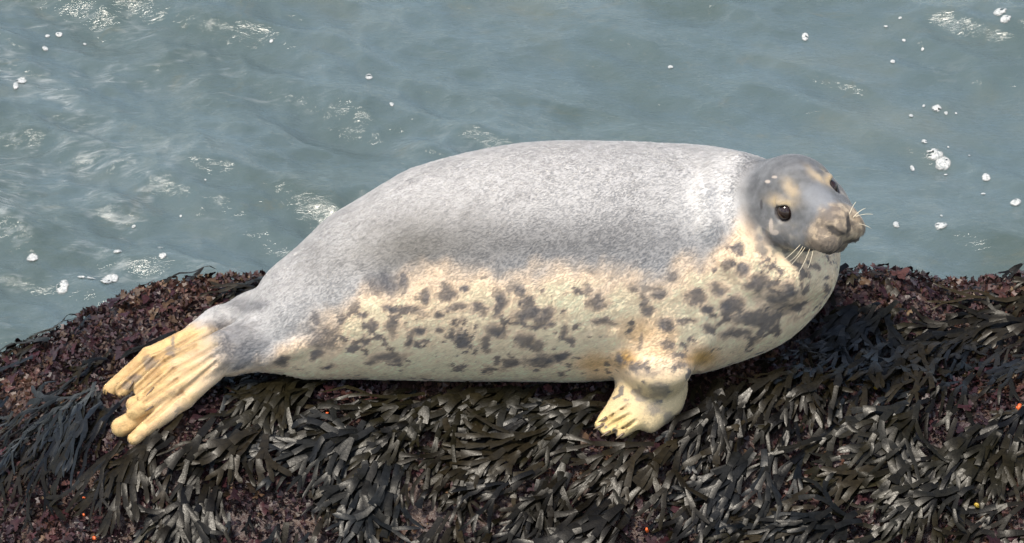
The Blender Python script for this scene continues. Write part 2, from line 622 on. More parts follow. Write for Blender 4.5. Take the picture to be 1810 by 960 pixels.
for c_, r_ in FINE: hm |= np.linalg.norm(SV - np.array(c_), axis=1) < r_ * 1.05
SV[hm] = project(SV[hm], 2)
SF = [[v.index for v in f.verts] for f in bm.faces]
bm.free()


# ------------------------------------------------------------------ the seal's coat
SPOTS = [  # px, py, rx, ry : dark patches of the coat, on a side view
    (732, 545, 27, 12), (689, 542, 14, 10), (754, 520, 10, 13), (788, 520, 17, 14), (810, 547, 22, 9), (778, 556, 14, 7), (846, 545, 15, 9), (822, 511, 13, 7),
    (882, 523, 12, 19), (915, 511, 14, 15), (930, 533, 18, 16), (933, 555, 25, 15), (967, 558, 18, 14), (950, 570, 12, 12), (661, 576, 11, 9), (695, 579, 13, 15),
    (741, 585, 21, 10), (722, 600, 10, 14), (780, 584, 11, 6), (877, 582, 23, 15), (859, 607, 11, 17), (822, 607, 8, 17), (809, 595, 6, 9), (754, 607, 8, 6),
    (924, 604, 17, 15), (958, 636, 30, 11), (942, 614, 14, 12), (995, 630, 13, 8), (905, 642, 19, 7), (876, 637, 8, 5), (686, 630, 32, 8), (655, 634, 14, 5),
    (630, 607, 11, 7), (1003, 585, 6, 12), (1010, 605, 7, 12), (1056, 530, 17, 17), (1066, 571, 19, 8), (680, 500, 34, 24), (711, 495, 12, 14), (556, 564, 12, 12),
    (575, 595, 34, 26), (602, 566, 10, 8), (509, 638, 15, 8), (583, 648, 16, 6), (640, 560, 9, 6), (560, 625, 16, 8), (700, 560, 10, 6),
    (1165, 516, 16, 13), (1145, 547, 17, 13), (1182, 578, 18, 16), (1230, 526, 19, 15), (1216, 566, 19, 7), (1268, 512, 17, 13), (1115, 507, 8, 8), (1190, 488, 14, 9),
    (1135, 602, 5, 16), (1117, 648, 12, 8), (1096, 632, 9, 10), (1250, 545, 12, 9), (1307, 443, 8, 10), (1288, 467, 9, 10), (1309, 480, 15, 16), (1342, 500, 26, 20), (1377, 532, 42, 28),
    (1400, 518, 20, 18), (1292, 539, 18, 16), (1318, 560, 30, 14), (1355, 568, 24, 14), (1300, 590, 26, 10), (1325, 600, 14, 7), (1460, 508, 7, 9), (1463, 488, 5, 6),
    (1367, 496, 9, 8), (1401, 508, 6, 5), (1432, 487, 5, 4), (1439, 470, 17, 5), (1415, 478, 6, 6), (1343, 436, 9, 22), (1352, 405, 7, 10), (1415, 545, 12, 9),
    (420, 606, 46, 34), (440, 540, 34, 14), (385, 570, 20, 12), (1130, 700, 12, 9), (1150, 720, 22, 14), (1165, 690, 22, 16), (1100, 705, 6, 5), (1180, 735, 12, 12), (1150, 660, 26, 9),
    (1185, 610, 16, 10), (1205, 625, 20, 6), (1255, 575, 12, 7), (1230, 600, 10, 6),
    (303, 612, 5, 12), (420, 645, 16, 8), (262, 645, 18, 8), (238, 668, 15, 9), (224, 684, 10, 9), (300, 622, 18, 7), (1210, 645, 14, 8), (1120, 690, 14, 8),
]
BX = [0, 470, 520, 560, 600, 640, 680, 720, 800, 900, 1000, 1100, 1180, 1240, 1285, 1310, 1330, 1400, 1900]
BY = [640, 640, 600, 575, 550, 525, 512, 488, 478, 488, 484, 490, 492, 470, 430, 390, 380, 380, 380]


def blob(px, py, cx, cy, rx_, ry_):
    return np.sqrt(((px - cx) / rx_) ** 2 + ((py - cy) / ry_) ** 2)


def coat(p):
    """base colour of the fur at points of the body"""
    px, py, wd = toPx(p)
    jx = 6 * fbm(p * 38, 3, 201); jy = 6 * fbm(p * 38 + 9.1, 3, 202)
    jx2 = 14 * fbm(p * 14, 2, 203); jy2 = 10 * fbm(p * 14 + 5, 2, 204)
    X = px + jx; Y = py + jy
    cream = np.array([0.87, 0.645, 0.43]); grey = np.array([0.375, 0.362, 0.350]); dark = np.array([0.088, 0.088, 0.096])
    n1 = fbm(p * 6, 3, 210)[:, None]; n2 = fbm(p * 30, 3, 211)[:, None]; n3 = fbm(p * np.array([60, 120, 120]), 2, 212)[:, None]
    by = np.interp(px + jx2, BX, BY)
    back = sstep(34, -38, Y + 2.4 * jy2 + 14 * fbm(p * 30, 3, 206) - by)[:, None]
    g = grey * (1 + 0.16 * n1 + 0.10 * n2)
    # darker saddle along the flank, brownish towards the rear
    sad = np.exp(-blob(X + jx2, Y, 720, 440, 150, 60) ** 2)[:, None]
    g = g * (1 - 0.62 * sad) + sad * np.array([0.018, 0.012, 0.0])
    sad2 = np.exp(-blob(X, Y, 1000, 430, 260, 55) ** 2)[:, None]
    g = g * (1 - 0.55 * sad2)
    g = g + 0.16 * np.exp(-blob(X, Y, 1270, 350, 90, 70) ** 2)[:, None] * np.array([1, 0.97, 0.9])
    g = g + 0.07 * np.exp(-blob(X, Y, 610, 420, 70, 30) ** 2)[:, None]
    cr = cream * (1 + 0.10 * n1 + 0.06 * n2)
    c = cr * (1 - back) + g * back
    # stained patches about the fore flipper
    for cx, cy, rx_, ry_, s_ in ((1130, 585, 40, 24, 0.5), (1240, 632, 32, 18, 0.95), (1108, 634, 20, 18, 0.95), (1055, 640, 36, 17, 0.65), (1185, 590, 20, 24, 0.3), (1165, 620, 30, 16, 0.35)):
        f_ = (s_ * np.exp(-blob(X, Y, cx, cy, rx_, ry_) ** 2.5))[:, None]
        c = c * (1 - f_) + np.array([0.50, 0.29, 0.085]) * f_
    # flippers
    fl = np.maximum(sstep(425, 300, X + 0.35 * (Y - 620) + 2.2 * jx2 + 25 * fbm(p * np.array([14, 50, 50]), 3, 207)), 0) * sstep(560, 590, Y)
    fl = fl[:, None]
    yel = np.array([0.54, 0.36, 0.155]) * (1 + 0.16 * n1 + 0.14 * n2)
    stn = sstep(-0.05, 0.4, fbm(p * np.array([30, 75, 75]), 3, 260))[:, None]
    yel = yel * (1 - 0.5 * stn) + np.array([0.34, 0.19, 0.075]) * 0.5 * stn
    c = c * (1 - fl) + yel * fl
    ff = (sstep(640, 690, Y) * sstep(1030, 1050, X) * sstep(1250, 1235, X) * (wd > 0.05))[:, None]
    c = c * (1 - ff) + np.array([0.54, 0.42, 0.24]) * ff
    tip = (np.exp(-blob(X, Y, 1085, 750, 42, 22) ** 2.5) * (wd > 0.05))[:, None]
    c = c * (1 - tip) + np.array([0.68, 0.50, 0.20]) * tip
    ank = (0.55 * np.exp(-blob(X + jx2, Y + jy2, 425, 612, 58, 36) ** 2) * (1 - fl[:, 0]))[:, None]
    c = c * (1 - ank) + np.array([0.12, 0.115, 0.115]) * ank
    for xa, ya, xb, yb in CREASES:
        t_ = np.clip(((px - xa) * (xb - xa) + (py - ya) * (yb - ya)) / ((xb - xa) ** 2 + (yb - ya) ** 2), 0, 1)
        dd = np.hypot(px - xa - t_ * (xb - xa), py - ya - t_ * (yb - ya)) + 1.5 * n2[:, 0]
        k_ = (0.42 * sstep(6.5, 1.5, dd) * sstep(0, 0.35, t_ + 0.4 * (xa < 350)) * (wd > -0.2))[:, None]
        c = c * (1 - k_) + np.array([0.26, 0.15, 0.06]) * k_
    # spots
    sp = np.zeros(len(px))
    for cx, cy, rx_, ry_ in SPOTS:
        sel = (np.abs(px - cx) < rx_ * 2 + 18) & (np.abs(py - cy) < ry_ * 2 + 18)
        if not sel.any(): continue
        dd = blob(X[sel] + 0.8 * jx2[sel], Y[sel] + 0.8 * jy2[sel], cx, cy, rx_, ry_) + 0.55 * fbm(p[sel] * 60, 3, 221)
        wide = min(0.45, 0.16 + 0.009 * max(rx_, ry_))
        sp[sel] = np.maximum(sp[sel], sstep(1.0 + wide, 1.0 - 1.5 * wide, dd) * (0.75 if (cx < 470 or cy > 655) else 1.0))
    # freckles between them, on the belly and chest
    zone = np.exp(-blob(px, py, 760, 570, 260, 80) ** 4) + np.exp(-blob(px, py, 1290, 540, 150, 75) ** 4)
    fre = sstep(0.25, 0.42, fbm(p * 30, 4, 230, 0.6) + 0.2 * n1[:, 0] + 0.12 * zone - 0.03) * (1 - back[:, 0]) * 0.85 * (1 - fl[:, 0])
    sp = np.clip(np.maximum(sp * (0.80 + 0.25 * n2[:, 0]), fre), 0, 0.94)
    sp = (sp * (1 - 0.3 * back[:, 0] * (px > 730)))[:, None]
    c = c * (1 - sp) + dark * (1 + 0.25 * n2) * sp
    # head
    q = (p - HO) / HS
    s_, f_, u_ = q @ WE, q @ WF, q @ WU
    f_ = np.where(f_ > 10, 10 + (f_ - 10) / 1.13, f_)
    ql = np.stack([s_, f_, u_], -1)
    s2 = s_ + jx; f2 = f_ + jy; u2 = u_ + jx * 0.7
    hd = np.full(len(p), 1.0)
    for a_, b_, ra_, rb_, k_, sg_, fl_ in PRIMS[HEAD0:HEAD1]:
        if sg_ > 0: hd = smin(hd, d_cone(p, a_, b_, ra_, rb_, fl_), k_)
    hd = sstep(0.060, 0.000, hd + 0.006 * n1[:, 0] + 0.006 * n2[:, 0])
    hc_ = np.array([0.118, 0.119, 0.121]) * (1 + 0.30 * n1 + 0.35 * n2 + 0.3 * fbm(p * 75, 2, 239)[:, None])
    throat = sstep(-52, -84, u2 + 0.10 * f2)[:, None]
    hc_ = hc_ * (1 - throat) + np.array([0.50, 0.42, 0.29]) * (1 + 0.25 * n2) * throat
    pal = (sstep(0.0, 0.4, fbm(p * 30 + 2, 3, 241)) * sstep(0, -40, u2) * sstep(70, 20, f2))[:, None] * 0.7
    hc_ = hc_ * (1 - pal) + np.array([0.40, 0.34, 0.25]) * pal
    mot = (sstep(0.02, 0.30, fbm(p * 44, 3, 240)) * sstep(20, -30, u2) * sstep(60, 20, f2))[:, None] * 0.85
    hc_ = hc_ * (1 - mot) + np.array([0.085, 0.085, 0.085]) * mot
    as_ = np.abs(s2)
    tan = np.exp(-(((as_ - 45) / 19) ** 2 + ((u2 - 20) / 9) ** 2 + ((f2 - 8) / 26) ** 2))
    tan = np.maximum(tan, 0.8 * np.exp(-(((as_ - 26) / 9) ** 2 + ((f2 - 10) / 22) ** 2 + ((u2 - 22) / 26) ** 2)))[:, None]
    hc_ = hc_ * (1 - tan) + np.array([0.56, 0.41, 0.225]) * tan
    ring = np.exp(-(((as_ - 52) / 18) ** 2 + ((u2 + 24) / 9) ** 2 + ((f2 - 10) / 18) ** 2))[:, None] * 0.6
    hc_ = hc_ * (1 - ring) + np.array([0.42, 0.36, 0.29]) * ring
    de = np.sqrt((as_ - 50) ** 2 + (f2 - 15) ** 2 + (u2 - 1) ** 2)
    rim_ = (0.9 * sstep(20, 16, de))[:, None]
    hc_ = hc_ * (1 - rim_) + np.array([0.05, 0.04, 0.038]) * rim_
    brg = (sstep(34, 12, as_) * sstep(20, 46, f2) * sstep(-20, 0, u2))[:, None] * 0.6
    hc_ = hc_ * (1 - brg) + np.array([0.20, 0.21, 0.225]) * brg
    muz = sstep(74, 100, f2 + 0.25 * as_ + 8 * fbm(p * 50, 2, 250))[:, None]
    pad = np.array([0.36, 0.28, 0.19]) * (1 + 0.8 * fbm(p * 70, 3, 251)[:, None])
    pdk = sstep(-0.22, 0.16, fbm(p * 62 + 4, 3, 252) - 0.38 * sstep(-12, 22, s_))[:, None]
    fin = sstep(0.05, 0.35, fbm(p * 130, 2, 253))[:, None]
    pdk = np.clip(pdk + 0.5 * fin, 0, 1)
    pad = pad * (1 - 0.7 * pdk) + np.array([0.095, 0.075, 0.062]) * 0.7 * pdk
    hc_ = hc_ * (1 - muz) + pad * muz
    top = (sstep(-4, 12, u2) * sstep(80, 94, f2) * sstep(24, 12, as_))[:, None] * 0.6
    hc_ = hc_ * (1 - top) + np.array([0.11, 0.09, 0.078]) * top
    nos = (sstep(9, 4, np.abs(as_ - 13 - 0.5 * (u_ + 14))) * sstep(15, 9, np.abs(u_ + 14)))[:, None] * (f_ > 100)[:, None] * 0.92
    hc_ = hc_ * (1 - nos) + np.array([0.015, 0.012, 0.011]) * nos
    hd = hd[:, None]
    c = c * (1 - hd) + hc_ * hd
    # dark line of the mouth
    for a_, b_ in (((4, 116), (36, 105)), ((36, 105), (58, 58))):
        for sg in (-1, 1):
            A3 = np.array([sg * a_[0], a_[1], -50 if a_[0] == 4 else -55.0]); B3 = np.array([sg * b_[0], b_[1], -55 if a_[0] == 4 else -58.0])
            t_ = np.clip(((ql - A3) @ (B3 - A3)) / ((B3 - A3) @ (B3 - A3)), 0, 1)
            dm = np.linalg.norm(ql - A3 - t_[:, None] * (B3 - A3), axis=1)
            k_ = (0.85 * sstep(9, 4, dm))[:, None]
            c = c * (1 - k_) + np.array([0.055, 0.042, 0.035]) * k_
    # scars on the head
    for cx, cy, rx_, ry_, a_ in ((1357, 321, 5, 3, 0.8), (1369, 313, 5, 2.5, 0.7), (1363, 400, 4, 14, 0.85), (1370, 411, 7, 5, 0.8)):
        k_ = (a_ * sstep(1.2, 0.7, blob(px, py, cx, cy, rx_, ry_)) * (wd > 0))[:, None]
        c = c * (1 - k_) + np.array([0.45, 0.38, 0.32]) * k_
    k_ = (0.85 * sstep(1.2, 0.7, blob(px, py, 1346, 362, 2.5, 9)) * (wd > 0))[:, None]
    c = c * (1 - k_) + np.array([0.05, 0.045, 0.045]) * k_
    return np.clip(c, 0.01, 0.8)


m = Nodes('seal_skin')
m.l(m.attr('tint').outputs['Color'], m.b.inputs['Base Color'])
m.b.inputs['Roughness'].default_value = 0.65
tc = m.coord()
fz = m.noise(420, 2, 0.5, tc)
m.l(m.bump(fz.outputs['Fac'], 0.5, 0.002), m.b.inputs['Normal'])
SKIN = m.m
BASE = Vector((0.0, 0.0, -0.27))
seal = mesh_obj('grey_seal', SV - np.array(BASE), SF, SKIN)
seal.location = BASE
scol = coat(SV)
set_col(seal.data, scol)
tag(seal, 'spotted grey seal resting on the seaweed covered rock, head turned to the viewer', 'seal')

# ------------------------------------------------------------------ fur
m = Nodes('fur')
m.t.nodes.remove(m.b)
colr = m.attr('tint').outputs['Color']
nrm_a = m.attr('skin_normal').outputs['Vector']
geo = m.n('ShaderNodeNewGeometry')
vm = m.n('ShaderNodeVectorMath', operation='SCALE'); m.l(nrm_a, vm.inputs[0]); vm.inputs['Scale'].default_value = 3.5
va = m.n('ShaderNodeVectorMath', operation='ADD'); m.l(vm.outputs[0], va.inputs[0]); m.l(geo.outputs['Normal'], va.inputs[1])
vn = m.n('ShaderNodeVectorMath', operation='NORMALIZE'); m.l(va.outputs[0], vn.inputs[0])
p_ = m.n('ShaderNodeBsdfPrincipled')
m.l(colr, p_.inputs['Base Color']); m.l(vn.outputs[0], p_.inputs['Normal'])
p_.inputs['Roughness'].default_value = 0.5
p_.inputs['Specular IOR Level'].default_value = 0.4
p_.inputs['Sheen Weight'].default_value = 0.25
p_.inputs['Sheen Roughness'].default_value = 0.4
m.l(p_.outputs[0], m.out.inputs['Surface'])
FUR = m.m

me = seal.data
me.calc_loop_triangles()
tri = np.empty(len(me.loop_triangles) * 3, np.int32); me.loop_triangles.foreach_get('vertices', tri); tri = tri.reshape(-1, 3)
vnn = np.empty(len(me.vertices) * 3, np.float32); me.vertices.foreach_get('vector' if False else 'normal', vnn); vnn = vnn.reshape(-1, 3)
A_, B_, C_ = SV[tri[:, 0]], SV[tri[:, 1]], SV[tri[:, 2]]
area = np.linalg.norm(np.cross(B_ - A_, C_ - A_), axis=1) / 2
NH = 215000
ti = RNG.choice(len(tri), NH, p=area / area.sum())
r1 = np.sqrt(RNG.random(NH)); r2 = RNG.random(NH)
ba_ = np.stack([1 - r1, r1 * (1 - r2), r1 * r2], -1)
root = (SV[tri[ti]] * ba_[..., None]).sum(1)
nrm_h = (vnn[tri[ti]] * ba_[..., None]).sum(1); nrm_h /= np.linalg.norm(nrm_h, axis=1, keepdims=True) + 1e-9
keep = nrm_h[:, 2] > -0.85
qh = (root - HO) / HS
hs_, hf_, hu_ = qh @ WE, qh @ WF, qh @ WU
hf_ = np.where(hf_ > 10, 10 + (hf_ - 10) / 1.13, hf_)
for sg in (-1, 1):
    keep &= np.linalg.norm(qh - 0, axis=1) > -1
    keep &= ((hs_ - sg * 52) ** 2 + (hf_ - 16) ** 2 + (hu_ - 1) ** 2) > 15 ** 2
keep &= ~((hf_ > 106) & (np.abs(hs_) < 19) & (np.abs(hu_ + 14) < 12))
root = root[keep]; nrm_h = nrm_h[keep]; qh = qh[keep]; hs_, hf_, hu_ = hs_[keep], hf_[keep], hu_[keep]
NH = len(root)
rpx, rpy, rwd = toPx(root)
flow = np.tile(-0.80 * RIGHT - 0.55 * UPV, (NH, 1))
inhead = sstep(140, 110, np.linalg.norm(qh - np.array([0, 0, 0]), axis=1)) * (rpx > 1300)
flow = flow * (1 - inhead[:, None]) + inhead[:, None] * (-WF * 1.0 - 0.25 * WU)
jit = RNG.normal(0, 1, (NH, 3)) * 0.10 + np.stack([fbm(root * 40, 2, 301 + i) for i in range(3)], -1) * 0.28
flow = flow + jit
flow -= nrm_h * np.einsum('ij,ij->i', flow, nrm_h)[:, None]
flow /= np.linalg.norm(flow, axis=1, keepdims=True) + 1e-9
isfl = ((rpx < 380) | ((rpy > 650) & (rpx > 1040) & (rpx < 1240)))
ln = 0.0088 * RNG.uniform(0.7, 1.25, NH) * (1 - 0.68 * inhead) * np.where(isfl, 0.42, 1.0)
lift = 0.22 + 0.16 * RNG.random(NH) + 0.2 * fbm(root * 45, 2, 310)
pts = np.zeros((NH, 4, 3))
for i, t in enumerate((0, 0.33, 0.67, 1.0)):
    pts[:, i] = root + flow * (ln * t)[:, None] + nrm_h * (ln * (lift * t * (1 - 0.45 * t)))[:, None]
pts[:, 0] -= nrm_h * 0.001
hcv = bpy.data.hair_curves.new('fur')
hcv.add_curves([4] * NH)
hcv.attributes['position'].data.foreach_set('vector', (pts - np.array(BASE)).astype(np.float32).ravel())
rad = hcv.attributes.get('radius') or hcv.attributes.new('radius', 'FLOAT', 'POINT')
rad.data.foreach_set('value', np.tile(np.array([0.00062, 0.00058, 0.00045, 0.0001], np.float32), NH))
hcol = coat(root)
hcol = hcol * (1 + 0.13 * RNG.normal(0, 1, (NH, 1)).clip(-1.6, 1.6)) * (1 + 0.14 * fbm(root * np.array([90, 90, 90]), 2, 320)[:, None])
fd = -0.80 * RIGHT - 0.55 * UPV; fd /= np.linalg.norm(fd); fp = np.cross(fd, TOW)
streak = fbm(np.stack([root @ fd * 34, root @ fp * 150, root @ TOW * 60], -1), 2, 330)
hcol = hcol * (1 + 0.26 * streak * (1 - 0.7 * inhead))[:, None]
at = hcv.attributes.new('tint', 'FLOAT_COLOR', 'CURVE')
cc = np.ones((NH, 4), np.float32); cc[:, :3] = np.clip(hcol, 0.008, 0.85); at.data.foreach_set('color', cc.ravel())
at = hcv.attributes.new('skin_normal', 'FLOAT_VECTOR', 'CURVE'); at.data.foreach_set('vector', nrm_h.astype(np.float32).ravel())
hcv.materials.append(FUR)
fur = bpy.data.objects.new('fur', hcv); COL.objects.link(fur)
fur.parent = seal

# ------------------------------------------------------------------ eyes, claws, whiskers
def plain(name, colr_, rough, **kw):
    n_ = Nodes(name); n_.b.inputs['Base Color'].default_value = tuple(colr_) + (1,); n_.b.inputs['Roughness'].default_value = rough
    for k_, v_ in kw.items(): n_.b.inputs[k_.replace('_', ' ')].default_value = v_
    t_ = n_.noise(90, 3, 0.5, n_.coord())
    n_.l(n_.mix(n_.math('MULTIPLY', t_.outputs['Fac'], 0.5), colr_, tuple(x * 0.55 for x in colr_)), n_.b.inputs['Base Color'])
    return n_.m


EYE = plain('eye', (0.022, 0.010, 0.006), 0.05)
CLAW = plain('claw', (0.16, 0.11, 0.07), 0.4)
WHISK = plain('whisker', (0.80, 0.70, 0.50), 0.4)


def ball(name, c, r, mat, parent, axes=None, scl=(1, 1, 1)):
    b_ = bmesh.new(); bmesh.ops.create_uvsphere(b_, u_segments=20, v_segments=14, radius=1)
    vv = np.array([v.co[:] for v in b_.verts]) * r * np.array(scl)
    if axes is not None: vv = vv @ np.stack(axes)
    ff_ = [[v.index for v in f.verts] for f in b_.faces]; b_.free()
    return mesh_obj(name, vv + np.array(c), ff_, mat, parent)


for sg in (1, -1):
    ball('eye', H(sg * 46, 13, 1), 16 * HS, EYE, seal)


def tube(name, pts_, r0, r1, mat, parent, seg=6):
    pts_ = [np.array(p) for p in pts_]
    V = []; F = []
    n_ = len(pts_)
    for i, p in enumerate(pts_):
        d = pts_[min(i + 1, n_ - 1)] - pts_[max(i - 1, 0)]; d /= np.linalg.norm(d)
        a_ = np.cross(d, [0.3, 0.2, 0.93]); a_ /= np.linalg.norm(a_); b_ = np.cross(d, a_)
        r = r0 + (r1 - r0) * i / (n_ - 1)
        for j in range(seg):
            t = 2 * math.pi * j / seg
            V.append(p + r * (a_ * math.cos(t) + b_ * math.sin(t)))
    for i in range(n_ - 1):
        for j in range(seg):
            F.append([i * seg + j, i * seg + (j + 1) % seg, (i + 1) * seg + (j + 1) % seg, (i + 1) * seg + j])
    F.append(list(range(seg))[::-1]); F.append([(n_ - 1) * seg + j for j in range(seg)])
    return mesh_obj(name, V, F, mat, parent)


def arc(a, b, sag):
    a = np.array(a); b = np.array(b)
    return [a + (b - a) * t + np.array(sag) * 4 * t * (1 - t) for t in np.linspace(0, 1, 7)]


def surf_w(px, py):
    """depth of the seal's surface seen at a photo pixel"""
    ws = np.arange(0.6, -0.3, -0.003)
    d = sdf(P(np.full(len(ws), px), np.full(len(ws), py), ws))
    i = np.argmax(d < 0)
    return ws[i] if d[i] < 0 else None


for (x0, y0, x1, y1) in ((1416, 431, 1370, 469), (1424, 436, 1385, 480), (1432, 438, 1412, 481), (1438, 440, 1428, 474), (1420, 434, 1396, 462)):
    w0_ = surf_w(x0, y0) or HW
    tube('whisker', arc(P(x0, y0, w0_ - 0.004), P(x1, y1, w0_ + 0.05), -0.005 * UPV), 0.0008, 0.0004, WHISK, seal)
for (x0, y0, x1, y1) in ((1500, 382, 1513, 357), (1508, 385, 1543, 379), (1508, 395, 1540, 404), (1505, 388, 1530, 368)):
    w0_ = surf_w(x0, y0) or HW
    tube('whisker', arc(P(x0, y0, w0_ - 0.006), P(x1, y1, w0_ - 0.01), 0.004 * UPV), 0.0009, 0.0004, WHISK, seal)
for (x0, y0, x1, y1) in ((268, 676, 255, 690), (272, 686, 258, 700), (270, 718, 256, 727), (236, 674, 228, 688), (300, 760, 286, 772),
                         (1072, 738, 1056, 747), (1066, 751, 1049, 759), (1078, 762, 1062, 772), (1102, 766, 1088, 777)):
    wd_ = surf_w(x0, y0) or (wr(x0, y0) + 0.03)
    wd1 = surf_w(x1, y1) or wd_
    if abs(wd1 - wd_) > 0.03: wd1 = wd_ - 0.004
    tube('claw', arc(P(x0, y0, wd_ - 0.001), P(x1, y1, wd1 + 0.002), 0.003 * TOW), 0.0044, 0.001, CLAW, seal)

# ------------------------------------------------------------------ seaweed
_LX = np.arange(-2.2, 2.2, 0.008); _LY = np.arange(-1.4, 0.8, 0.008)
_lg = np.meshgrid(_LX, _LY, indexing='ij')
_LZ = rock_z(_lg[0], _lg[1], False); _LZF = rock_z(_lg[0], _lg[1], True)
_LN = rock_n(_lg[0], _lg[1])


def rz(x, y, fine=False):
    Z = _LZF if fine else _LZ
    fx = np.clip((x - _LX[0]) / 0.008, 0, len(_LX) - 1.01); fy = np.clip((y - _LY[0]) / 0.008, 0, len(_LY) - 1.01)
    i = fx.astype(int); j = fy.astype(int); fx = fx - i; fy = fy - j
    return (Z[i, j] * (1 - fx) + Z[i + 1, j] * fx) * (1 - fy) + (Z[i, j + 1] * (1 - fx) + Z[i + 1, j + 1] * fx) * fy


def rn(x, y):
    return _LN[int(min(max((x + 2.2) / 0.008, 0), len(_LX) - 1)), int(min(max((y + 1.4) / 0.008, 0), len(_LY) - 1))]


def dseal(p):
    g = np.clip(np.round((p - lo) / VOX).astype(int), 0, np.array(D.shape) - 1)
    d = D[g[..., 0], g[..., 1], g[..., 2]]
    out = ((p < lo) | (p > lo + VOX * np.array(D.shape))).any(-1)
    return np.where(out, 1.0, d)


FLOW_PTS = [(60, 650, 200), (100, 780, 232), (210, 830, 230), (330, 910, 262), (420, 790, 235), (500, 690, 205), (560, 795, 200), (660, 880, 266), (700, 760, 214), (850, 730, 200),
            (900, 830, 205), (780, 930, 245), (1000, 890, 238), (1000, 740, 195), (1150, 850, 217), (1250, 720, 238), (1300, 860, 246), (1400, 700, 232), (1500, 640, 255),
            (1600, 600, 205), (1740, 600, 195), (1550, 760, 232), (1640, 850, 202), (1760, 780, 238), (1750, 930, 200), (1430, 940, 196), (1490, 540, 215), (1220, 940, 225), (480, 930, 260)]
_fp = np.array(FLOW_PTS, float)


def flow_ang(px, py):
    d2 = (px[:, None] - _fp[None, :, 0]) ** 2 + (1.2 * (py[:, None] - _fp[None, :, 1])) ** 2 + 40 ** 2
    wgt = 1 / d2 ** 1.6
    a = np.radians(_fp[:, 2])
    return np.arctan2((wgt * np.sin(a)).sum(1), (wgt * np.cos(a)).sum(1))


def tangent(n, ang):
    du = np.cos(ang); dv = np.sin(ang)
    dw = -(du * (n @ RIGHT) + dv * (n @ UPV)) / np.maximum(n @ TOW, 0.25)
    t = du[..., None] * RIGHT + dv[..., None] * UPV + dw[..., None] * TOW
    t = t - n * np.einsum('...i,...i->...', t, n)[..., None]
    return t / np.linalg.norm(t, axis=-1, keepdims=True)


def frond_flat(rg, L, wid, levels, spread=0.42, prune=0.25, tipw=0.9):
    """a forked strap lying in a plane: columns are along, across, height"""
    V = []; F = []

    def branch(x, y, ang, wd, ln, lev):
        last = lev == 0
        rings = [(0, 0.8), (0.55, 1.0), (1.0, 1.15)] if not last else [(0, 0.8), (0.45, 1.05 * tipw), (0.85, 0.85 * tipw), (1.05, 0.25 * tipw)]
        bend = rg.normal(0, 0.22)
        base = len(V)
        for i, (t, s) in enumerate(rings):
            a = ang + bend * t
            cx = x + ln * t * math.cos(ang + bend * t * 0.5); cy = y + ln * t * math.sin(ang + bend * t * 0.5)
            hw = wd * s * 0.5
            jl = rg.uniform(0.8, 1.2); jr = rg.uniform(0.8, 1.2)
            ox, oy = -math.sin(a), math.cos(a)
            tw = rg.normal(0, 0.08) * wd
            V.append((cx + ox * hw * jl, cy + oy * hw * jl, -0.02 * wd + tw)); V.append((cx, cy, 0.03 * wd)); V.append((cx - ox * hw * jr, cy - oy * hw * jr, -0.02 * wd - tw))
            if i:
                b = base + 3 * i
                F.append((b - 3, b - 2, b + 1, b)); F.append((b - 2, b - 1, b + 2, b + 1))
        if not last:
            sp = spread * rg.uniform(0.7, 1.3)
            for sg in (-1, 1):
                if lev < levels and rg.random() < prune: continue
                branch(cx, cy, ang + bend + sg * sp * rg.uniform(0.5, 1.3), wd * rg.uniform(0.80, 0.98), ln * rg.uniform(0.75, 1.05), lev - 1)

    branch(0, 0, 0, wid, L / (levels + 1), levels)
    return np.array(V), F


PAL = 0.14 * np.array([(0.034, 0.028, 0.012), (0.060, 0.046, 0.022), (0.095, 0.074, 0.040), (0.034, 0.042, 0.050), (0.066, 0.056, 0.024), (0.130, 0.100, 0.060), (0.052, 0.060, 0.066), (0.018, 0.015, 0.012)])  # the slate entries put the sky's blue sheen into the frond colour
PALP = np.array([0.18, 0.22, 0.12, 0.12, 0.10, 0.05, 0.07, 0.14])
PURP = 0.50 * np.array([(0.050, 0.018, 0.022), (0.075, 0.030, 0.034), (0.034, 0.014, 0.018), (0.10, 0.045, 0.040), (0.060, 0.036, 0.040), (0.11, 0.066, 0.040), (0.030, 0.022, 0.016)])
PURP_P = np.array([0.24, 0.18, 0.2, 0.08, 0.14, 0.08, 0.08])


def place(flat, x, y, ang, lift, rg, arch=0.02, fine=False):
    V = flat
    n = rn(x, y)
    t = tangent(n[None], np.array([ang]))[0]
    b = np.cross(n, t)
    L = V[:, 0].max() + 1e-6
    pos = np.array([x, y, 0.0]) + V[:, :1] * t + V[:, 1:2] * b
    z = rz(pos[:, 0], pos[:, 1], fine) + 0.010
    pos[:, 2] = z
    u = np.clip(V[:, 0] / L, 0, 1)
    h = V[:, 2] + lift + arch * np.sin(np.pi * np.clip(u * 0.9 + 0.08, 0, 1)) - 0.004 * u
    h = h + 0.004 * np.sin(pos @ np.array([61, 47, 33]) + rg.uniform(0, 6))
    return pos + h[:, None] * n


def clear_of_seal(pos, tol=0.003, frac=0.03):
    bad = dseal(pos) < tol
    for e in (0.02, 0.045, 0.08, 0.12):        # nor lying over it
        bad |= dseal(pos - TOW * e) < 0
    return bad.mean() <= frac


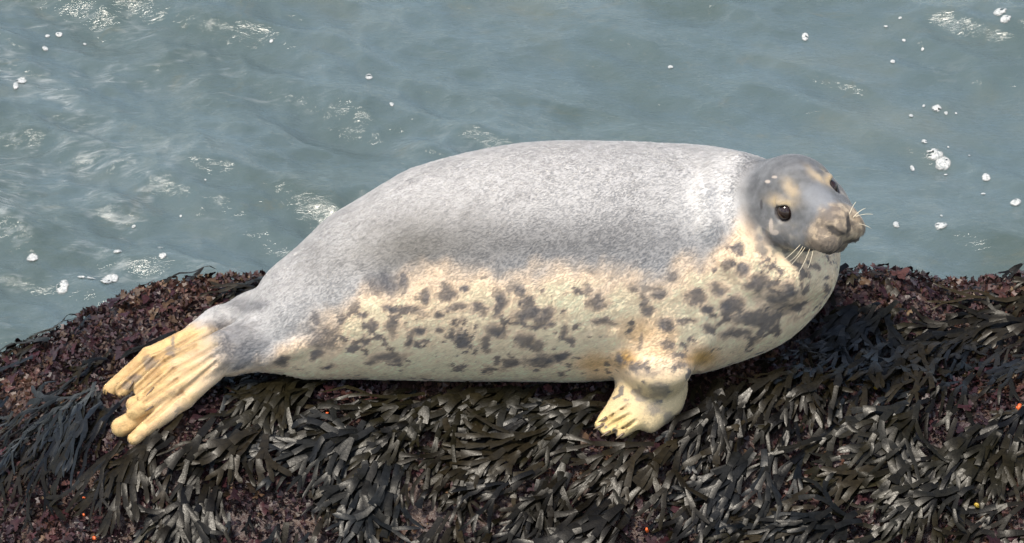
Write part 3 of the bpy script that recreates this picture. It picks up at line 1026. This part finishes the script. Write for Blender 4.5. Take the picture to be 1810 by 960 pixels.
m = Nodes('wrack')
tc = m.coord()
tn = m.attr('tint').outputs['Color']
v1 = m.noise(70, 4, 0.6, tc); v2 = m.noise(300, 3, 0.6, tc)
c = m.mix(m.ramp(v1.outputs['Fac'], [(0.35, (0, 0, 0)), (0.7, (1, 1, 1))]).outputs[0], m.mix(1.0, tn, (0.62, 0.60, 0.55), 'MULTIPLY'), m.mix(1.0, tn, (1.45, 1.42, 1.40), 'MULTIPLY'))
m.l(c, m.b.inputs['Base Color'])
m.l(m.ramp(v2.outputs['Fac'], [(0.3, (0.24, 0.24, 0.24)), (0.7, (0.44, 0.44, 0.44))]).outputs[0], m.b.inputs['Roughness'])
wz = m.noise(7, 3, 0.5, tc)
m.l(m.ramp(wz.outputs['Fac'], [(0.38, (0.06, 0.06, 0.06)), (0.66, (0.22, 0.22, 0.22))]).outputs[0], m.b.inputs['Specular IOR Level'])
m.l(m.bump(v1.outputs['Fac'], 0.2, 0.003), m.b.inputs['Normal'])
WRACK = m.m
m = Nodes('red_turf')
tn = m.attr('tint').outputs['Color']
m.l(tn, m.b.inputs['Base Color'])
m.b.inputs['Roughness'].default_value = 0.48
m.b.inputs['Specular IOR Level'].default_value = 0.4
TURF = m.m

# where the wrack is thick and where the red turf shows, in photo pixels
BARE = [(140, 900, 190, 95, 1.0), (490, 850, 110, 95, 1.0), (620, 690, 70, 40, 0.9), (600, 900, 40, 50, 0.8), (330, 545, 190, 55, 1.0), (120, 640, 170, 70, 0.85), (1000, 690, 50, 22, 0.8),
        (1330, 660, 70, 40, 0.8), (1640, 515, 190, 40, 1.0), (1480, 560, 60, 40, 0.5), (1420, 820, 55, 40, 0.9), (1530, 905, 90, 45, 0.75), (1660, 700, 80, 40, 0.8), (1760, 690, 60, 60, 0.7),
        (1150, 930, 70, 40, 0.7), (1700, 930, 70, 30, 0.6), (320, 800, 60, 40, 0.5), (1390, 730, 60, 30, 0.5), (760, 700, 40, 16, 0.5)]


def bare(px, py):
    j = fbm(np.stack([px / 45, py / 45], -1), 3, 401); j2 = fbm(np.stack([px / 90, py / 90], -1), 2, 402)
    r = 0.12 + 0.75 * sstep(0.0, 0.3, j2)
    for cx, cy, rx_, ry_, s_ in BARE:
        r = np.maximum(r, s_ * sstep(1.25, 0.7, blob(px, py, cx, cy, rx_, ry_) + 0.35 * j))
    return r


def on_rock(x, y):
    return np.stack([x, y, rock_z(x, y)], -1)


wrg = np.random.default_rng(77)
CLUMPS = [
    (120, 745, 'slate blue wrack straps hanging beside the tips of the hind flippers, left of them'),
    (235, 815, 'drooping dark wrack straps just below the lowest hind flipper digit'),
    (335, 905, 'grey wrack tuft at the lower picture edge, leftmost of the bottom row'),
    (425, 785, 'small dark wrack tuft on red turf, right of the lower hind flipper'),
    (500, 695, 'olive wrack lying under the rear end of the seal\'s belly'),
    (600, 790, 'wide fan of wrack tinted with a grey blue sky sheen, sweeping left, below the rear of the belly'),
    (660, 850, 'long black wrack straps tinted with a blue sky sheen, hanging straight down beside the bare red patch'),
    (730, 735, 'grey olive wrack lying slantwise below the dark spotted rear flank'),
    (860, 715, 'flattened olive wrack right under the middle of the belly'),
    (880, 800, 'dense brown grey wrack below the middle of the belly, second row down'),
    (1020, 745, 'pale olive wrack beside the clawed tip of the fore flipper'),
    (960, 875, 'narrow grey wrack straps at the bottom centre of the picture'),
    (1130, 820, 'brown wrack spreading directly below the fore flipper'),
    (1060, 925, 'wrack clump at the lower picture edge, under the fore flipper\'s column'),
    (1260, 710, 'grey wrack draped just right of the fore flipper'),
    (1310, 835, 'blue grey wrack hanging below and right of the fore flipper, near a brown bare patch'),
    (1400, 680, 'short wrack tuft below the dark blotch on the seal\'s chest'),
    (1500, 575, 'slate wrack clump next to the seal\'s chest, beneath its chin'),
    (1590, 640, 'upright dark wrack tuft on the slope to the right of the chest'),
    (1740, 590, 'long wrack straps combed sideways near the ridge at the right edge'),
    (1570, 755, 'black olive wrack mound in the middle of the right slope'),
    (1740, 790, 'dark wrack at the right picture edge, halfway down the slope'),
    (1640, 890, 'wrack combed flat near the bottom right corner, left of the corner clump'),
    (1420, 935, 'blue wrack at the bottom edge, between centre and right corner'),
]
# clumps one can point at, each with its own fronds
for ci_, (cx, cy, lab) in enumerate(CLUMPS):
    wd0 = rock_w(cx, cy)
    c0 = P(cx, cy, wd0)
    root_o = bpy.data.objects.new('wrack_clump', None); COL.objects.link(root_o)
    root_o.location = Vector(c0); root_o.empty_display_size = 0.05
    tag(root_o, lab, 'seaweed', 'clumps of wrack on the rock')
    tint = PAL[6] if ('blue' in lab or 'slate' in lab) else PAL[4] if 'olive' in lab else PAL[2] if 'brown' in lab else PAL[wrg.choice(len(PAL), p=PALP)]  # blue and slate clumps carry reflected sky as a painted tint
    made = 0; tries = 0
    ang0 = flow_ang(np.array([float(cx)]), np.array([float(cy)]))[0]
    while made < 12 and tries < 60:
        tries += 1
        L = wrg.uniform(0.18, 0.30); wd_ = wrg.uniform(0.012, 0.022)
        ox, oy = wrg.normal(0, 26), wrg.normal(0, 15)
        bx, by_ = cx + ox - 45 * math.cos(ang0), cy + oy + 30 * math.sin(ang0)
        c1_ = P(bx, by_, wd0)
        p0 = np.array([c1_[0], c1_[1]])
        flat, F = frond_flat(wrg, L, wd_, 3, spread=0.30, prune=0.35)
        pos = place(flat, p0[0], p0[1], ang0 + wrg.normal(0, 0.30), wrg.uniform(0.018, 0.042), wrg, arch=wrg.uniform(0.0, 0.022))
        if not clear_of_seal(pos): continue
        cc_ = tint * 0.7 + 0.3 * PAL[wrg.choice(len(PAL), p=PALP)]
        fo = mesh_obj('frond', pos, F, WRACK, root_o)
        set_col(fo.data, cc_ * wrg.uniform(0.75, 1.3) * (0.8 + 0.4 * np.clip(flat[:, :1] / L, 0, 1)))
        made += 1

# the rest of the wrack
VV = []; FF = []; CC = []; off = 0
cand = 2700
X = wrg.uniform(-1.75, 1.75, cand); Y = wrg.uniform(-0.95, 0.36, cand)
pxy = toPx(on_rock(X, Y)); ANG = flow_ang(pxy[0], pxy[1]) + wrg.normal(0, 0.20, cand)
BR = bare(pxy[0], pxy[1]); U = wrg.random(cand)
dse = dseal(on_rock(X, Y) + np.array([0, 0, 0.02]))
for i in range(cand):
    if U[i] < BR[i] or dse[i] < -0.02: continue
    small = wrg.random() < 0.35
    L = wrg.uniform(0.06, 0.11) if small else wrg.uniform(0.16, 0.30)
    flat, F = frond_flat(wrg, L, wrg.uniform(0.008, 0.013) if small else wrg.uniform(0.010, 0.019), 2 if small else 3, prune=0.38, spread=wrg.uniform(0.20, 0.38))
    pos = place(flat, X[i], Y[i], ANG[i], wrg.uniform(0.0, 0.030), wrg, arch=wrg.uniform(0.0, 0.02))
    if pxy[1][i] < 840 and not clear_of_seal(pos): continue
    VV.append(pos); FF += [tuple(k + off for k in f) for f in F]; off += len(pos)
    cc_ = PAL[wrg.choice(len(PAL), p=PALP)] * wrg.uniform(0.35, 1.7)
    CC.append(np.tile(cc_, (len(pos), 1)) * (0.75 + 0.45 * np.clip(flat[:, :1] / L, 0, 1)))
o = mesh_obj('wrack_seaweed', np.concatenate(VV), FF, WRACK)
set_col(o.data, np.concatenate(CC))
tag(o, 'dark olive grey wrack covering the rock between the clumps', 'seaweed', kind='stuff')

# broad purple brown blades, mostly along the ridge and the left slope
VV = []; FF = []; CC = []; off = 0
cand = 3400
X = wrg.uniform(-1.75, 1.75, cand); Y = wrg.uniform(-0.8, 0.40, cand)
pr = on_rock(X, Y); pxy = toPx(pr); BR = bare(pxy[0], pxy[1]); dse = dseal(pr + np.array([0, 0, 0.02]))
for i in range(cand):
    if wrg.random() > (0.85 * BR[i] if Y[i] < 0.1 else 0.75) or dse[i] < 0.005: continue
    L = wrg.uniform(0.02, 0.055)
    flat, F = frond_flat(wrg, L, L * wrg.uniform(0.22, 0.40), 2, prune=0.35, spread=0.6)
    ang = wrg.uniform(0, 6.28)
    pos = place(flat, X[i], Y[i], ang, wrg.uniform(0.0, 0.018), wrg, arch=0.0)
    u = np.clip(flat[:, :1] / L, 0, 1)
    pos[:, 2:] += u ** 1.5 * L * wrg.uniform(-0.05, 0.45)
    if not clear_of_seal(pos, 0.002): continue
    VV.append(pos); FF += [tuple(k + off for k in f) for f in F]; off += len(pos)
    cc_ = PURP[wrg.choice(len(PURP), p=PURP_P)] * wrg.uniform(0.7, 1.3)
    CC.append(np.tile(cc_, (len(pos), 1)))
o = mesh_obj('red_seaweed', np.concatenate(VV), FF, WRACK)
set_col(o.data, np.concatenate(CC))
tag(o, 'purple brown leafy red seaweed along the ridge and bare patches', 'seaweed', kind='stuff')

# short crisp turf: tens of thousands of tiny lobed blades
N = 75000
X = wrg.uniform(-1.7, 1.7, N); Y = wrg.uniform(-0.9, 0.42, N)
X = X + 0.012 * vnoise(np.stack([X * 60, Y * 60], -1), 3); 
pr = on_rock(X, Y); pxy = toPx(pr); BR = bare(pxy[0], pxy[1])
k_ = (wrg.random(N) < 0.30 + 0.8 * BR) & (dseal(pr + np.array([0, 0, 0.006])) > 0.006)
pr = pr[k_]; BR = BR[k_]; X = X[k_]; Y = Y[k_]; N = len(pr)
n = rock_n(X, Y)
d = wrg.normal(0, 1, (N, 3)); d -= n * np.einsum('ij,ij->i', d, n)[:, None]; d /= np.linalg.norm(d, axis=1, keepdims=True)
up = wrg.uniform(0.15, 1.3, N)[:, None]
d = d + n * up; d /= np.linalg.norm(d, axis=1, keepdims=True)
sd = np.cross(d, wrg.normal(0, 1, (N, 3))); sd /= np.linalg.norm(sd, axis=1, keepdims=True)
bd = np.cross(d, sd)
L = wrg.uniform(0.007, 0.021, N)[:, None]; W = L * wrg.uniform(0.22, 0.5, N)[:, None]
clump = 0.010 * (1 + vnoise(pr * 45, 8))[:, None]
b0 = pr + n * (clump - 0.004)
tv = [b0 - sd * W * 0.25, b0 + sd * W * 0.25, b0 + d * L * 0.55 - sd * W + bd * W * 0.3, b0 + d * L * 0.55 + sd * W + bd * W * 0.3,
      b0 + d * L * 1.0 - sd * W * 0.9 - bd * W * 0.3, b0 + d * L * 0.82, b0 + d * L * 1.05 + sd * W * 0.8 - bd * W * 0.2]
TV = np.stack(tv, 1).reshape(-1, 3)
bi = (np.arange(N) * 7)[:, None]
TF = np.concatenate([bi + np.array([[0, 1, 3, 2]]), bi + np.array([[2, 3, 5, 5]])], 0)
TF = np.concatenate([bi + np.array([0, 1, 3]), bi + np.array([0, 3, 2]), bi + np.array([2, 5, 4]), bi + np.array([2, 3, 5]), bi + np.array([3, 6, 5])])
o = mesh_obj('red_algae_turf', TV, TF, TURF, smooth=False)
cidx = wrg.choice(len(PURP), N, p=PURP_P)
cc_ = PURP[cidx] * wrg.uniform(0.5, 1.5, (N, 1))
zone = fbm(pr * 7, 3, 410)[:, None]
cc_ = cc_ * (1 + 0.5 * zone) + np.array([0.035, 0.018, 0.006]) * sstep(0.0, 0.5, zone)
gl = wrg.random(N) < 0.012
cc_[gl] = np.array([0.13, 0.085, 0.045])
set_col(o.data, np.repeat(cc_, 7, axis=0))
tag(o, 'short crisp purple brown algae turf covering the rock', 'seaweed', kind='stuff')

# ------------------------------------------------------------------ small orange and yellow shells among the weed
ORANGE = plain('orange_shell', (0.62, 0.11, 0.02), 0.35)
YELLOW = plain('yellow_shell', (0.45, 0.30, 0.04), 0.35)


def shell(name, c, r, mat, rg):
    """a small coiled snail shell: a tube that widens along a flat spiral"""
    V = []; F = []; seg = 8; steps = 20
    ax = rg.normal(0, 1, 3); ax /= np.linalg.norm(ax)
    e1 = np.cross(ax, [0.2, 0.9, 0.3]); e1 /= np.linalg.norm(e1); e2 = np.cross(ax, e1)
    for i in range(steps):
        t = i / (steps - 1); th = t * 4.2 * math.pi; g = math.exp(1.9 * (t - 1))
        R = r * 0.52 * g; tr = r * 0.50 * g
        rad_ = e1 * math.cos(th) + e2 * math.sin(th)
        cen = rad_ * R + ax * r * (1 - g) * 0.9
        for j in range(seg):
            a = 2 * math.pi * j / seg
            V.append(np.array(c) + cen + tr * (rad_ * math.cos(a) + ax * math.sin(a)))
        if i:
            for j in range(seg):
                b = (i - 1) * seg; F.append((b + j, b + (j + 1) % seg, b + seg + (j + 1) % seg, b + seg + j))
    F.append(tuple(range(seg))[::-1]); F.append(tuple((steps - 1) * seg + j for j in range(seg)))
    return mesh_obj(name, V, F, mat)


for sx, sy, r, mt, lab in ((165, 864, 5, ORANGE, 'tiny orange snail shell, topmost of the four in the bottom left corner'), (148, 881, 4, ORANGE, 'tiny orange snail shell, second down of the four at bottom left'),
                           (147, 911, 4.5, ORANGE, 'tiny orange snail shell, third down of the four at bottom left'), (165, 952, 6, ORANGE, 'orange snail shell at the bottom edge, lowest of the four at left'),
                           (579, 733, 6, ORANGE, 'orange snail shell in the red turf below the rear of the belly'), (964, 667, 6, ORANGE, 'orange snail shell touching the shadow line under the mid belly'),
                           (1145, 936, 6, ORANGE, 'orange snail shell at the bottom edge below the fore flipper'), (1347, 680, 9, ORANGE, 'orange snail shell below the seal\'s chest, on bare red patch'),
                           (1806, 722, 13, ORANGE, 'large orange brown snail shell at the right picture edge'), (1537, 649, 9, YELLOW, 'yellow green snail shell on the slope right of the chest, upper of two'),
                           (1553, 684, 9, YELLOW, 'yellow green snail shell on the slope right of the chest, lower of two'), (1728, 891, 8, YELLOW, 'yellow snail shell near the bottom right corner')):
    wd_ = rock_w(sx, sy) + 0.042
    o = shell('snail_shell', P(sx, sy, wd_), r * SC, mt, wrg)
    tag(o, lab, 'shell', 'snail shells among the seaweed')

# ------------------------------------------------------------------ patches of foam on the water
m = Nodes('foam')
tc = m.coord()
vo = m.n('ShaderNodeTexVoronoi'); vo.inputs['Scale'].default_value = 170; m.l(tc, vo.inputs['Vector'])
vb = m.noise(120, 3, 0.6, tc)
m.l(m.ramp(vb.outputs['Fac'], [(0.36, (0.28, 0.30, 0.29)), (0.58, (0.50, 0.50, 0.48))]).outputs[0], m.b.inputs['Base Color'])
m.b.inputs['Roughness'].default_value = 0.45
m.b.inputs['Subsurface Weight'].default_value = 0.3
m.b.inputs['Subsurface Radius'].default_value = (0.01, 0.01, 0.01)
m.l(m.bump(vo.outputs['Distance'], 0.8, 0.004), m.b.inputs['Normal'])
fa = m.math('MULTIPLY', m.attr('thick').outputs['Fac'], 3.2)
m.l(m.math('MINIMUM', m.math('MULTIPLY', fa, m.math('ADD', vb.outputs['Fac'], 0.35)), 1.0), m.b.inputs['Alpha'])
FOAM = m.m


def water_hit(px, py):
    wd = np.arange(-0.2, -4.5, -0.004)
    p = P(np.full(len(wd), px), np.full(len(wd), py), wd)
    i = np.argmax(p[:, 2] <= ZW + 0.01)
    return p[i]


frg = np.random.default_rng(9)


def foam_patch(blobs, label, seed):
    """blobs: (px, py, rx, ry) lobes of one floating patch"""
    cs = [(water_hit(bx, by_), rx_ * SC, ry_ * SC / 0.47) for bx, by_, rx_, ry_ in blobs]
    lo_ = np.min([c_[0][:2] - [c_[1], c_[2]] for c_ in cs], 0) * 1.0; hi_ = np.max([c_[0][:2] + [c_[1], c_[2]] for c_ in cs], 0)
    pad = 0.25 * (hi_ - lo_); lo_ -= pad; hi_ += pad
    step = max(0.0016, (hi_ - lo_).max() / 56)
    xs = np.arange(lo_[0], hi_[0], step); ys = np.arange(lo_[1], hi_[1], step)
    GX_, GY_ = np.meshgrid(xs, ys, indexing='ij')
    dmin = np.full(GX_.shape, 9.0)
    q_ = np.stack([GX_, GY_], -1)
    rmin = min(min(c_[1], c_[2]) for c_ in cs)
    for c_, a_, b_ in cs:
        dmin = np.minimum(dmin, np.sqrt(((GX_ - c_[0]) / a_) ** 2 + ((GY_ - c_[1]) / b_) ** 2))
    dmin = dmin + 0.34 * fbm(q_ / (rmin * 1.3) + seed * 3.1, 3, 500 + seed)
    inside = dmin < 1.0
    th = np.sqrt(np.clip(1 - dmin, 0, 1)) * min(0.005, rmin * 0.35) * (1 + 0.5 * fbm(q_ * 160, 2, 530 + seed))
    holes = fbm(q_ * 95, 2, 560 + seed) > 0.42
    ok = inside & ~(holes & (rmin > 0.009))
    zz = water_z(GX_, GY_) + 0.001 + th
    idx_ = np.full(GX_.shape, -1)
    cell = ok[:-1, :-1] & ok[1:, :-1] & ok[1:, 1:] & ok[:-1, 1:]
    if not cell.any(): return None
    V = np.stack([GX_, GY_, zz], -1).reshape(-1, 3)
    i_ = np.arange(GX_.size).reshape(GX_.shape)
    Fq = np.stack([i_[:-1, :-1], i_[1:, :-1], i_[1:, 1:], i_[:-1, 1:]], -1)[cell]
    used = np.unique(Fq); rem = np.full(GX_.size, -1); rem[used] = np.arange(len(used))
    o_ = mesh_obj('foam_patch', V[used], rem[Fq], FOAM)
    set_float(o_.data, np.clip(1 - dmin, 0, 1).ravel()[used], 'thick')
    return tag(o_, label, 'foam', 'foam patches floating on the sea')


FOAMS = [
    ([(208, 21, 9, 6)], 'round white foam patch near the top left corner'),
    ([(85, 70, 6, 4)], 'small foam fleck, left one of a close pair at upper left'), ([(105, 67, 8, 5)], 'small foam fleck, right one of a close pair at upper left'),
    ([(80, 93, 7, 5)], 'small foam fleck right below the close pair at upper left'),
    ([(38, 147, 12, 8), (28, 158, 7, 10)], 'three cornered white foam scrap at the left picture edge'),
    ([(693, 209, 5, 4)], 'lone tiny foam fleck above the seal\'s rear back'),
    ([(58, 484, 13, 7)], 'oval foam patch at left, above the round one by the rocks'),
    ([(112, 529, 14, 10)], 'round bubbly foam patch closest to the rocks at left'),
    ([(155, 518, 20, 5), (196, 515, 17, 11), (186, 525, 11, 7)], 'large tailed foam patch beside the round one near the rocks at left'),
    ([(210, 478, 10, 6)], 'foam patch straight above the large tailed patch at left'),
    ([(289, 495, 8, 5)], 'small foam patch on the water above the hind flippers, lower of two'), ([(285, 470, 8, 3)], 'thin foam sliver above the hind flippers, upper of two'),
    ([(1237, 4, 13, 6)], 'foam patch cut by the top edge, above the seal\'s shoulders'), ([(1427, 3, 7, 5)], 'small foam patch cut by the top edge, above the seal\'s head'),
    ([(1517, 18, 14, 9)], 'ring shaped foam patch near the top edge, upper right'), ([(1423, 79, 8, 8)], 'pear shaped foam patch above the seal\'s head'),
    ([(1765, 65, 17, 8), (1775, 76, 13, 7)], 'big lobed foam patch in the top right corner'), ([(1578, 118, 6, 5)], 'small foam patch between the top right ring and corner patches'),
    ([(1656, 193, 11, 7)], 'oval foam patch among tiny flecks, right of the seal\'s head'), ([(1652, 277, 18, 8), (1667, 288, 18, 11)], 'largest foam patch right of the seal\'s head, two lobes'),
    ([(1743, 321, 9, 7)], 'oval foam patch at right, below the two lobed one'), ([(1795, 371, 11, 7)], 'foam patch at the right picture edge, level with the seal\'s eye'),
    ([(1662, 426, 13, 9)], 'bubbly foam patch right of the seal\'s muzzle, above the ridge'), ([(1584, 418, 8, 7)], 'small round foam patch nearest the seal\'s muzzle'),
    ([(1634, 257, 7, 5)], 'small foam patch just above the two lobed one'), ([(1613, 292, 5, 6)], 'small foam patch just left of the two lobed one'),
    ([(652, 155, 8, 6)], 'faint foam patch on the water left of centre, near the top'),
]
TINY = [(1610, 208, 5, 4), (1672, 199, 5, 3), (1690, 199, 3, 2.5), (1737, 349, 5, 3), (1663, 405, 3, 2.5), (1185, 128, 6, 4), (1597, 87, 4, 3), (480, 98, 5, 3), (1633, 188, 4, 3), (1676, 262, 3, 2.5), (1713, 276, 3, 2.5),
        (1565, 66, 5, 2.5), (1590, 58, 4, 2.5), (1630, 99, 4, 3), (1720, 33, 4, 3), (150, 75, 4, 3), (320, 402, 3, 2.5), (237, 417, 5, 3), (1672, 305, 4, 3), (364, 355, 3, 2)]
for i, (bl, lab) in enumerate(FOAMS): foam_patch(bl, lab, i)
TINY_WHERE = ['left of the oval patch beyond the seal\'s head', 'just right of the oval patch beyond the seal\'s head', 'farther right of the oval patch, outer of two', 'right below the oval patch at the right',
              'over the bubbly patch beyond the muzzle', 'above the seal\'s shoulders, in open water', 'above and right of the pear shaped patch', 'right of the round patch at upper left, in open water',
              'above left of the oval patch beyond the seal\'s head', 'touching the top of the two lobed patch', 'right of the two lobed patch, by itself', 'below the ring patch, left of a pair',
              'below the ring patch, right of a pair', 'below the ring patch, under the pair', 'left of the big corner patch at top right', 'right of the close pair at upper left',
              'above the seal\'s hips', 'above the foam over the hind flippers', 'under the two lobed patch', 'above the seal\'s hips, farther from the back']
for i, t_ in enumerate(TINY): foam_patch([t_], 'tiny foam fleck ' + TINY_WHERE[i], 40 + i)
